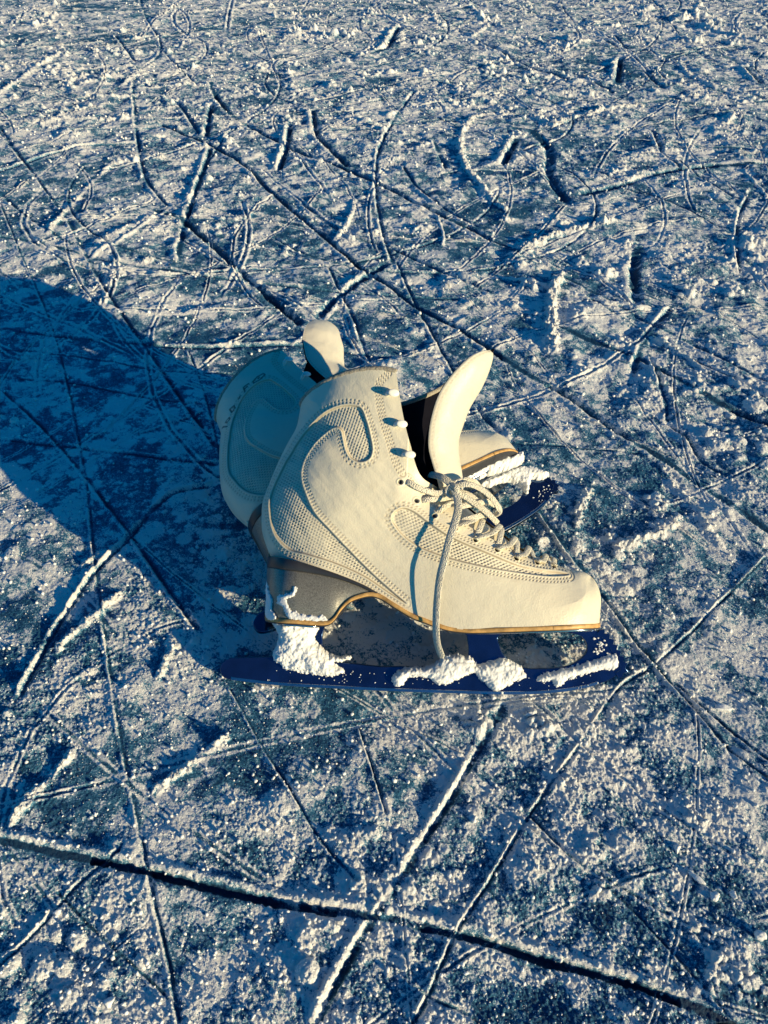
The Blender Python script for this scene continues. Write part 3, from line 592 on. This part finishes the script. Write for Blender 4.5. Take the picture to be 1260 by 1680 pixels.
def build_blade(parent,plates):
    bot=catmull(np.array([[257.6,16.5],[251,11],[245,8],[232,3.5],[207,-.6],[181,-2.2],[143,-2.6],[104,-2.6],[64,-2.0],[28,-1.2],[-2,1.2]]),90)
    tailc=catmull(np.array([[-2,1.2],[-7.5,3.2],[-9.4,7],[-9.0,11],[-4,15.7]]),20)
    top=np.array([[16,16.8],[26,17.5],[29.5,24],[30,34],[29,40.6],[60,40.3],[58,33],[58.5,27],[62,20],[68,15.6],[98,13.4],[128,14.4],[152,16.2],[155.6,19.5],[156,27],[154.5,35.5],[150,39.8],[238,42.0],[240,41.5]])
    front=catmull(np.array([[240,41.5],[246,37.6],[251,30.5],[254.6,24.5],[257.6,19.9],[257.6,16.5]]),24)
    outer=np.vstack([tailc[1:],top,front[1:],bot[1:-1]])
    hole=catmull(np.vstack([D['hole'],[[222,39.6],[190,39.4]]]),70,True)
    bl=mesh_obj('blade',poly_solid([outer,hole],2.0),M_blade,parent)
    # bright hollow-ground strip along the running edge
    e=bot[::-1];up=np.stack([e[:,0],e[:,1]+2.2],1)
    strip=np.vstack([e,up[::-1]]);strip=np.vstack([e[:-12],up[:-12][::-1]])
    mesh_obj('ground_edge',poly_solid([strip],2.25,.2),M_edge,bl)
    # toe pick: saw teeth down the front
    n=9;P=resample(catmull(np.array([[241.5,42],[247,38],[252,31],[255.8,24.5],[258.3,20],[258.6,15.5],[254,12]]),60),n*2+1)
    T=np.gradient(P,axis=0);T/=np.linalg.norm(T,axis=1)[:,None];nrm=np.stack([-T[:,1],T[:,0]],1);nrm*=np.sign(nrm[:,:1].mean())
    teeth=P+nrm*np.where(np.arange(len(P))%2,2.4,.2)[:,None]
    back=P[::-1]-nrm[::-1]*3.
    mesh_obj('toe_pick',poly_solid([np.vstack([teeth,back])],2.6,.25),M_blade,bl)
    for nm,pt in zip(('toe_plate','heel_plate'),plates):
        v,q,t=pt;o=mesh_np(nm,v*MM,q,M_chrome,bl,F3=t)
    # rivets along the tail
    parts=[]
    for (x,z) in ((2,11),(22,9.5)):
        pass
    return bl
def build_hook(parent,x,z):
    y=-float(halfw(x,z)[0])
    parts=[]
    st=tube([(x-1.5,y+1.5,z),(x-.5,y-2.4,z),(x+1.2,y-3.7,z+.2)],1.5,1.3,10)
    V,F=IV.copy(),IF
    bm=bmesh.new();bmesh.ops.create_icosphere(bm,subdivisions=3,radius=1);V=np.array([v.co[:] for v in bm.verts]);F=np.array([[v.index for v in f.verts] for f in bm.faces]);bm.free()
    V=V*np.array([3.7,1.0,2.5]);c,s=math.cos(.35),math.sin(.35)
    V=np.stack([V[:,0]*c-V[:,1]*s,V[:,0]*s+V[:,1]*c,V[:,2]],1)+np.array([x+3.2,y-4.0,z])
    base=np.array([[math.cos(a)*3.6,0,math.sin(a)*3.0] for a in np.linspace(0,2*math.pi,18,endpoint=False)])
    n=len(st[0]);allV=np.vstack([st[0],V]);F3=np.vstack([st[2],F+n])
    return mesh_np('lace_hook',allV*MM,st[1],M_hook,parent,F3=F3)
def build_tongue(parent,edge,front,twist_far=False,lean=26.):
    n,m=140,90
    E=catmull(edge,n*4);Fr=catmull(front,n*4)
    def rs(P):
        L=np.concatenate([[0],np.cumsum(np.linalg.norm(np.diff(P,axis=0),axis=1))]);u=np.linspace(0,1,n)
        u=np.concatenate([u[:-30],np.linspace(u[-30],1,30)]);return np.stack([np.interp(u*L[-1],L,P[:,i]) for i in range(3)],1)
    E,Fr=rs(E),rs(Fr);v=np.linspace(-1,1,m);a=np.radians(78)
    k=(1-np.cos(v*a))/(1-np.cos(a));ys=np.sin(v*a)/np.sin(a)
    G=np.empty((n,m,3))
    for i in range(3):
        if i==1: G[...,1]=Fr[:,1][:,None]*(1-np.abs(ys))[None,:]+np.where(ys[None,:]<0,E[:,1][:,None],-E[:,1][:,None]*(2.1 if twist_far else 1.8))*np.abs(ys)[None,:]  # unseen half of the tongue widened to fill the shadow on the ice
        else: G[...,i]=Fr[:,i][:,None]*(1-k)[None,:]+E[:,i][:,None]*k[None,:]
    G[...,0]+=0
    U=np.linspace(0,1,n)[:,None]+0*v[None,:]
    du=np.gradient(G,axis=0);dv=np.gradient(G,axis=1);Nn=np.cross(du,dv);Nn/=np.linalg.norm(Nn,axis=2)[...,None]+1e-9
    # outward = away from the shin (+x)
    if Nn[n//2,m//2,0]<0:Nn=-Nn
    arc=np.cumsum(np.linalg.norm(du,axis=2),axis=0);wid=np.cumsum(np.linalg.norm(dv,axis=2),axis=1)
    dE=np.minimum(wid,wid[:,-1:]-wid);dE=np.minimum(dE,(arc[-1:]-arc)*1.0+.0)
    out=np.zeros(n*m);seam=np.zeros(n*m);stitches(out,seam,dE.ravel(),arc.ravel()+wid.ravel()*.0,3.0,2.6)
    out=out.reshape(n,m);out-=1.2*(1-sstep(0,1.6,dE))
    wr=fbm(G[...,2].ravel()/26,G[...,1].ravel()/9,15,3).reshape(n,m)-.5
    out+=wr*(2.6 if twist_far else .7)*sstep(2,9,dE)
    o1=G+Nn*out[...,None];o2=G-Nn*3.2
    Q=grid_faces(n,m)
    t=mesh_np('tongue',o1.reshape(-1,3)*MM,Q,M_tongue,parent,attrs={'seam':seam*.8,'dark':seam*0})
    # back of the tongue and its cut edge
    ring=np.concatenate([o1[:,0],o1[-1,1:],o1[::-1,-1][1:]]);ring2=np.concatenate([o2[:,0],o2[-1,1:],o2[::-1,-1][1:]])
    v1,q1=np.stack([ring,ring2],1).reshape(-1,3),grid_faces(len(ring),2)
    v,q=join_np([(o2.reshape(-1,3)*MM,Q),(v1*MM,q1)])
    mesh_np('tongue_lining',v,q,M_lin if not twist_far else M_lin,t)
    return t
def surf(x,z,h=0.):return np.array([x,-(float(halfw(x,z)[0])+h),z])
def build_laces(parent,loose):
    # criss-cross rows over the instep
    eyes=EYE;last=len(eyes)
    rb=catmull(D['B'][5:],200)
    first=3 if loose else 1
    for i in range(first,last):
        x,z=eyes[i];j=min(i+1,last-1)
        for s in (-1,1):
            xj,zj=eyes[j] if i<last-1 else (x+.5,z)
            k=np.argmin((rb[:,0]-(x+xj)/2-3)**2*.6+(rb[:,1]-(z+zj)/2-4)**2);rx,rz=rb[k]
            p0=np.array([x,-float(halfw(x,z)[0])+.6,z]);p0b=p0+np.array([.9,-2.6,1.2])
            mx,mz=x*.45+rx*.55,z*.45+rz*.55;pm=surf(mx,mz,2.6 if s<0 else 1.4)
            pr=np.array([rx+1.2,0,rz+(3.4 if s<0 else 2.2)]);nx,nz=xj*.5+rx*.5,zj*.5+rz*.5
            pn=surf(nx,nz,2.0);pn[1]*=-1;pe=np.array([xj,float(halfw(xj,zj)[0])-.6,zj])
            P=np.array([p0,p0b,pm,pr,pn,pe]);
            if s>0:P[:,1]*=-1
            if s>0 and i==last-1:continue
            upv=(.45,-.25,.85)
            v,q,t=tube(P,2.0,.6,10,n=50,upv=upv)
            mesh_np('lace_row',v*MM,q,M_lace,parent,F3=t)
    if loose:
        LL={'hang':[[126,-20,141],[134.5,-27,138.2],[139.8,-30,133.6],[143.2,-33,127.0],[144.2,-38,118.6],[142.2,-42,109.4],[139.2,-44.5,99.7],[136.5,-44.9,88.0],[133.8,-44.2,76.0],[132.4,-43,61.3],[132.1,-41.5,46.1],[133.2,-40.0,34.7],[136.6,-39.0,25.4]],
        'a':[[107.8,-32.5,133.3],[112.8,-36.6,133.9],[117.5,-36.6,131.4],[123.7,-34,129.1],[131.7,-30,127.9],[138.9,-28,130.2],[142.5,-25,133]],
        'b':[[118.2,-30,122.2],[124.7,-32.5,123.5],[133.4,-29,124.5],[141.6,-24,126.5],[149,-17,126.9]],
        'c':[[129.6,-29.5,113.2],[133.3,-31.8,117.1],[138.4,-29.0,120.6],[145.4,-23,122.7],[151,-14,124]],
        'd':[[138.5,-26,131],[144.7,-29.1,133.4],[151.4,-29,134.2],[158.3,-26,132.2],[164.9,-23,128],[170,-20,122.6],[172.5,-17,118],[169.2,-14,116],[163.5,-14,120],[157.5,-17,126],[150.0,-21,129.5],[142.6,-24,130.5]],
        'e':[[141.5,-29,130.2],[147.8,-28,127.2],[155.4,-26,122.5],[162.6,-23,117.8],[168.5,-20,113.0],[171.5,-17,110.2]],
        'f':[[137.4,-27,132.6],[143.7,-27.5,135.4],[150.6,-24,137.2],[156.3,-19,136.2],[160,-12,133]],
        'g':[[142.3,-29.6,119],[150.7,-25,121.2],[158.2,-20,122.8],[165,-14,124.6],[171,-7,122.7]],
        'h':[[143.4,-30,108],[150.0,-28,111.6],[158.7,-22,114.5],[166.5,-15,115.9],[170,-6,114]],
        'k':[[140,-30,134],[143.2,-32.5,131.5],[143.5,-32,127.5],[140.4,-30,126],[137.6,-29.5,129],[140,-30,133.2]]}
        for k,p in LL.items():
            a,b=(2.5,.6) if k=='hang' else ((2.0,.8) if k in 'fk' else (1.9,.55))
            v,q,t=tube(p,a,b,12,n=120 if k=='hang' else 70,twist=.9 if k=='hang' else .5,upv=(.2,-1,.25))
            nm='hanging_lace' if k=='hang' else 'loose_lace'
            mesh_np(nm,v*MM,q,M_lace,parent,F3=t)
def place(o,O,yaw,lean):
    o.matrix_world=Matrix.Translation(O)@Matrix.Rotation(yaw,4,'Z')@Matrix.Rotation(-lean,4,'X')
def skate(near):
    root=bpy.data.objects.new('ice_skate',None);COL.objects.link(root)
    up=build_shell(root,near,not near)
    plates=build_sole(root);build_blade(root,plates)
    for x,z in D['hooks']: build_hook(root,x-.6,z-1.5)
    build_laces(root,near)
    if near: build_tongue(root,np.vstack([[[139,-16,112]],D['tongue_edge']]),np.vstack([[[151,0,112]],D['tongue_front']]))
    else:
        e=np.array([[160,-18,106],[150,-20,130],[138,-22,155],[127,-23,178],[123.2,-24,196.3],[125.7,-24,207.3],[131.9,-23,223.3],[140,-21,235],[152.9,-14,247.6],[160,-7,251.2],[164.8,-1,252]],float)
        f=np.array([[196,0,106],[192,0,130],[182,0,155],[168,0,178],[158.5,0,191.1],[162.1,0,202.5],[170.9,0,220.3],[176.2,0,238.5],[173,0,248.9],[169,0,251.2],[164.8,0,252.1]],float)  # hidden lower tongue shaped to bulge forward and fill out the cast shadow
        build_tongue(root,e,f,True)
    return root
NEAR=((-.1002339,.29975697,.0006),-.0403228,math.radians(46))
FAR=((-.0757,.3254,.0208),.5317,1.2999)
sk=skate(True);place(sk,*NEAR)
tag(sk,'front white figure skate leaning back, tongue folded forward and lace end hanging to its blade','ice skate','pair of white figure skates')
sf=skate(False);place(sf,*FAR)
tag(sf,'rear white figure skate lying on its side in shadow behind the other skate','ice skate','pair of white figure skates')
# ------------------------------------------------------------------ snow stuck to the blades
def clump(name,outline,y0,T,R,pose,label,seed=0,step=.45,amp=1.6):
    P=np.array(outline,float);Pc=catmull(P,len(P)*8,True);lo=Pc.min(0)-3;hi=Pc.max(0)+3
    xs=np.arange(lo[0],hi[0],step);zs=np.arange(lo[1],hi[1],step);X,Z=np.meshgrid(xs,zs,indexing='ij')
    q=np.stack([X.ravel(),Z.ravel()],1);sd,_=closed_sd(q,Pc)
    sd=sd+2.4*(fbm(q[:,0]/3.4,q[:,1]/3.4,seed+1,3)-.5)+1.5*(fbm(q[:,0]/1.1,q[:,1]/1.1,seed+7,2)-.5)
    d=np.maximum(-sd,0);f=np.sqrt(np.maximum(1-(1-np.minimum(d/R,1))**2,0))
    g=.70*fbm(q[:,0]/9,q[:,1]/9,seed+2,3)+.40*fbm(q[:,0]/2.8,q[:,1]/2.8,seed+4,3)+.14*fbm(q[:,0]/1.1,q[:,1]/1.1,seed+9,2)+.10*worley(q[:,0]/1.7,q[:,1]/1.7,seed+3)
    if callable(y0): y0=np.array([y0(*r) for r in q])
    h=f*(T*(.62+.45*g))+amp*.55*(g-.4)*np.minimum(d/1.,1)
    hb=f*T*.45
    keep=(sd<0).reshape(X.shape)
    nx,nz=X.shape
    Vf=np.stack([q[:,0],y0-h,q[:,1]],1);Vb=np.stack([q[:,0],y0+hb,q[:,1]],1)
    Q=grid_faces(nx,nz);kq=keep.ravel()[Q].any(1)
    Qf=Q[kq];Qb=Qf[:,::-1]+len(Vf)
    V=np.vstack([Vf,Vb]);QQ=np.vstack([Qf[:,::-1],Qb[:,::-1]]) if False else np.vstack([Qf,Qb])
    idx,inv=np.unique(QQ,return_inverse=True)
    o=mesh_np(name,V[idx]*MM,inv.reshape(-1,4),M_snow);place(o,*pose)
    tag(o,label,'snow','snow stuck to the skates');return o
clump('snow_clump',D['snow_heel'],-3,10,11,NEAR,'big white snow clump packed between the grey heel and the blade of the front skate',5)
clump('snow_clump',D['snow_mid'],-2.3,6,7,NEAR,'lumpy snow strip on the middle of the front skate blade below the lace end',15)
clump('snow_clump',D['snow_toe'],-2.2,4,5,NEAR,'tapering snow streak on the toe end of the front skate blade',25)
def crust(name,spots,pose,label,seed,yfun,lift=.4):
    parts=[];n=0;VV=[];FF_=[]
    for i,(x,z,r) in enumerate(spots):
        V,F=blob(2,(r,r*.7,r*.9),seed+i,1.);V=V+np.array([x,yfun(x,z)-lift,z]);VV.append(V);FF_.append(F+n);n+=len(V)
    o=mesh_np(name,np.vstack(VV)*MM,None,M_snow,F3=np.vstack(FF_));place(o,*pose);tag(o,label,'snow','snow stuck to the skates',kind='stuff');return o
g=np.random.default_rng(8)
wheel=lambda x:30*math.sqrt(max(1-(1-min((x-19.6)/26,1))**2,0))
clump('snow_crust',[(19.5,67),(22,66),(24,61),(27,56),(28,50),(31,47),(31,44.5),(21,44.5),(19.8,55)],lambda x,z:-wheel(x),2.2,2.5,NEAR,'thin snow crust on the back corner of the front skate heel',41,.4)
clump('snow_crust',[(42,66),(44.5,65.5),(42,60),(37.5,58),(38.5,53),(44,49.5),(52,48),(60,48.5),(65,46.8),(66,44.6),(52,45),(42,45.2),(37,49),(34,54),(31.5,55),(31,59),(36,60.5),(40,62)],lambda x,z:-wheel(x)-.1,1.3,2.2,NEAR,'ragged snow crust running across the grey heel of the front skate',43,.4)
sp=[(g.uniform(238,247),g.uniform(26,37),g.uniform(.5,1.3)) for _ in range(26)]+[(g.uniform(15,150),g.uniform(2,10),g.uniform(.2,.55)) for _ in range(60)]+[(g.uniform(186,240),g.uniform(2,14),g.uniform(.2,.5)) for _ in range(30)]
crust('snow_crust',sp,NEAR,'fine snow specks scattered along the dark blade of the front skate',80,lambda x,z:-2.2)
# snow on the rear blade
clump('snow_clump',[(176,45),(200,46.5),(222,46.5),(237,45.5),(236,40),(215,39),(195,41),(180,41)],-17,9,3.5,FAR,'snow packed under the toe of the rear skate',58)
clump('snow_clump',[(196,44),(215,43),(232,44),(246,40),(254,33),(258,27),(249,26),(243,30),(236,25),(231,20),(229,28),(222,36),(205,38)],-2.4,6,4,FAR,'torn snow crust on the toe end of the rear skate blade',55)
sp=[(g.uniform(232,252),g.uniform(8,20),g.uniform(.25,.7)) for _ in range(26)]
crust('snow_crust',sp,FAR,'fine snow specks on the toe end of the rear skate blade',180,lambda x,z:-2.2)
# ------------------------------------------------------------------ single chips on the ice
CH=[(221.5, 280.0, 6, 2.6, 2.0, -0.1, 'long flat white chip to the lower right of the front blade tip'),
(166.2, 188.6, 4.5, 2.2, 2.2, 0.9, 'bright ice chip standing on the ice right of centre below the skates'),
(172.0, 172.2, 6, 1.8, 1.8, -0.75, 'curved slanting ice shard on the ice near the right edge below the skates'),
(177.9, 162.3, 3.2, 2.4, 2.0, 0.2, 'squarish flat flake at lower right beside the small round lump'),
(189.1, 163.2, 2.2, 2.2, 1.9, 0.0, 'small round snow lump beside the squarish flake at lower right'),
(196.6, 142.9, 4, 3, 2.6, 0.4, 'chunky white snow lump at the right edge near the bottom of the photo'),
(-144.7, 128.3, 4.4, 1.8, 1.6, 0.9, 'narrow slanted ice chip at lower left below the long dark groove'),
(-147.8, 120.9, 1.8, 1.6, 1.4, 0.4, 'tiny oval ice chip just below the narrow slanted chip at lower left'),
(-173.8, 154.2, 2.2, 1.6, 1.5, 0.3, 'small oval ice chip at lower left just under the long dark groove'),
(-135.2, 112.4, 3.0, 2.2, 1.8, 0.7, 'thick snow chip at the bottom left beside the frame edge'),
(93.7, 273.2, 3.2, 1.6, 1.5, 0.2, 'flat pale chip on the ice below the front blade toe')]
for i,(x,y,a,b,c,rot,lab) in enumerate(CH):
    V,F=blob(3,(a,b,c),300+i,1.);z=float(ground_height(np.array([x],float),np.array([y],float))[0][0])
    o=mesh_np('ice_chip',V*MM,None,M_snow,F3=F);o.location=(x*MM,y*MM,(z+c*.6)*MM);o.rotation_euler=(0,0,rot)
    tag(o,lab,'ice chip','loose ice chips on the rink')
# ------------------------------------------------------------------ camera, sky, sun
cam=bpy.data.cameras.new('camera');co=bpy.data.objects.new('camera',cam);COL.objects.link(co)
cam.sensor_fit='VERTICAL';cam.sensor_height=36;cam.sensor_width=27;cam.lens=36*1262/1680
cam.clip_start=.01;cam.clip_end=500
co.location=(0,0,.4356);co.rotation_euler=(math.radians(90-43),0,0);S.camera=co
EL,AZ=math.radians(11.3),math.radians(35.5)     # low sun from the right, a little behind the camera
sd=Vector((math.cos(EL)*math.cos(AZ),-math.cos(EL)*math.sin(AZ),math.sin(EL)))
sun=bpy.data.lights.new('sun','SUN');so=bpy.data.objects.new('sun',sun);COL.objects.link(so)
sun.energy=5.0;sun.angle=math.radians(.5);sun.color=(1,.805,.47)
so.rotation_euler=(-sd).to_track_quat('-Z','Y').to_euler();so.location=(1,-1,1)
W=bpy.data.worlds.new('World');S.world=W;W.use_nodes=True;nt=W.node_tree
bg=nt.nodes['Background'];sky=nt.nodes.new('ShaderNodeTexSky');sky.sky_type='NISHITA';sky.sun_disc=False
sky.sun_elevation=EL;sky.sun_rotation=math.atan2(sd.x,sd.y);sky.air_density=1.;sky.dust_density=.3;sky.ozone_density=3.
mx=nt.nodes.new('ShaderNodeMix');mx.data_type='RGBA';mx.blend_type='MULTIPLY';mx.inputs[0].default_value=1.;mx.inputs[7].default_value=(.012,.62,1.0,1)
nt.links.new(sky.outputs[0],mx.inputs[6]);nt.links.new(mx.outputs[2],bg.inputs['Color']);bg.inputs['Strength'].default_value=.094
S.cycles.use_denoising=True
S.cycles.max_bounces=6
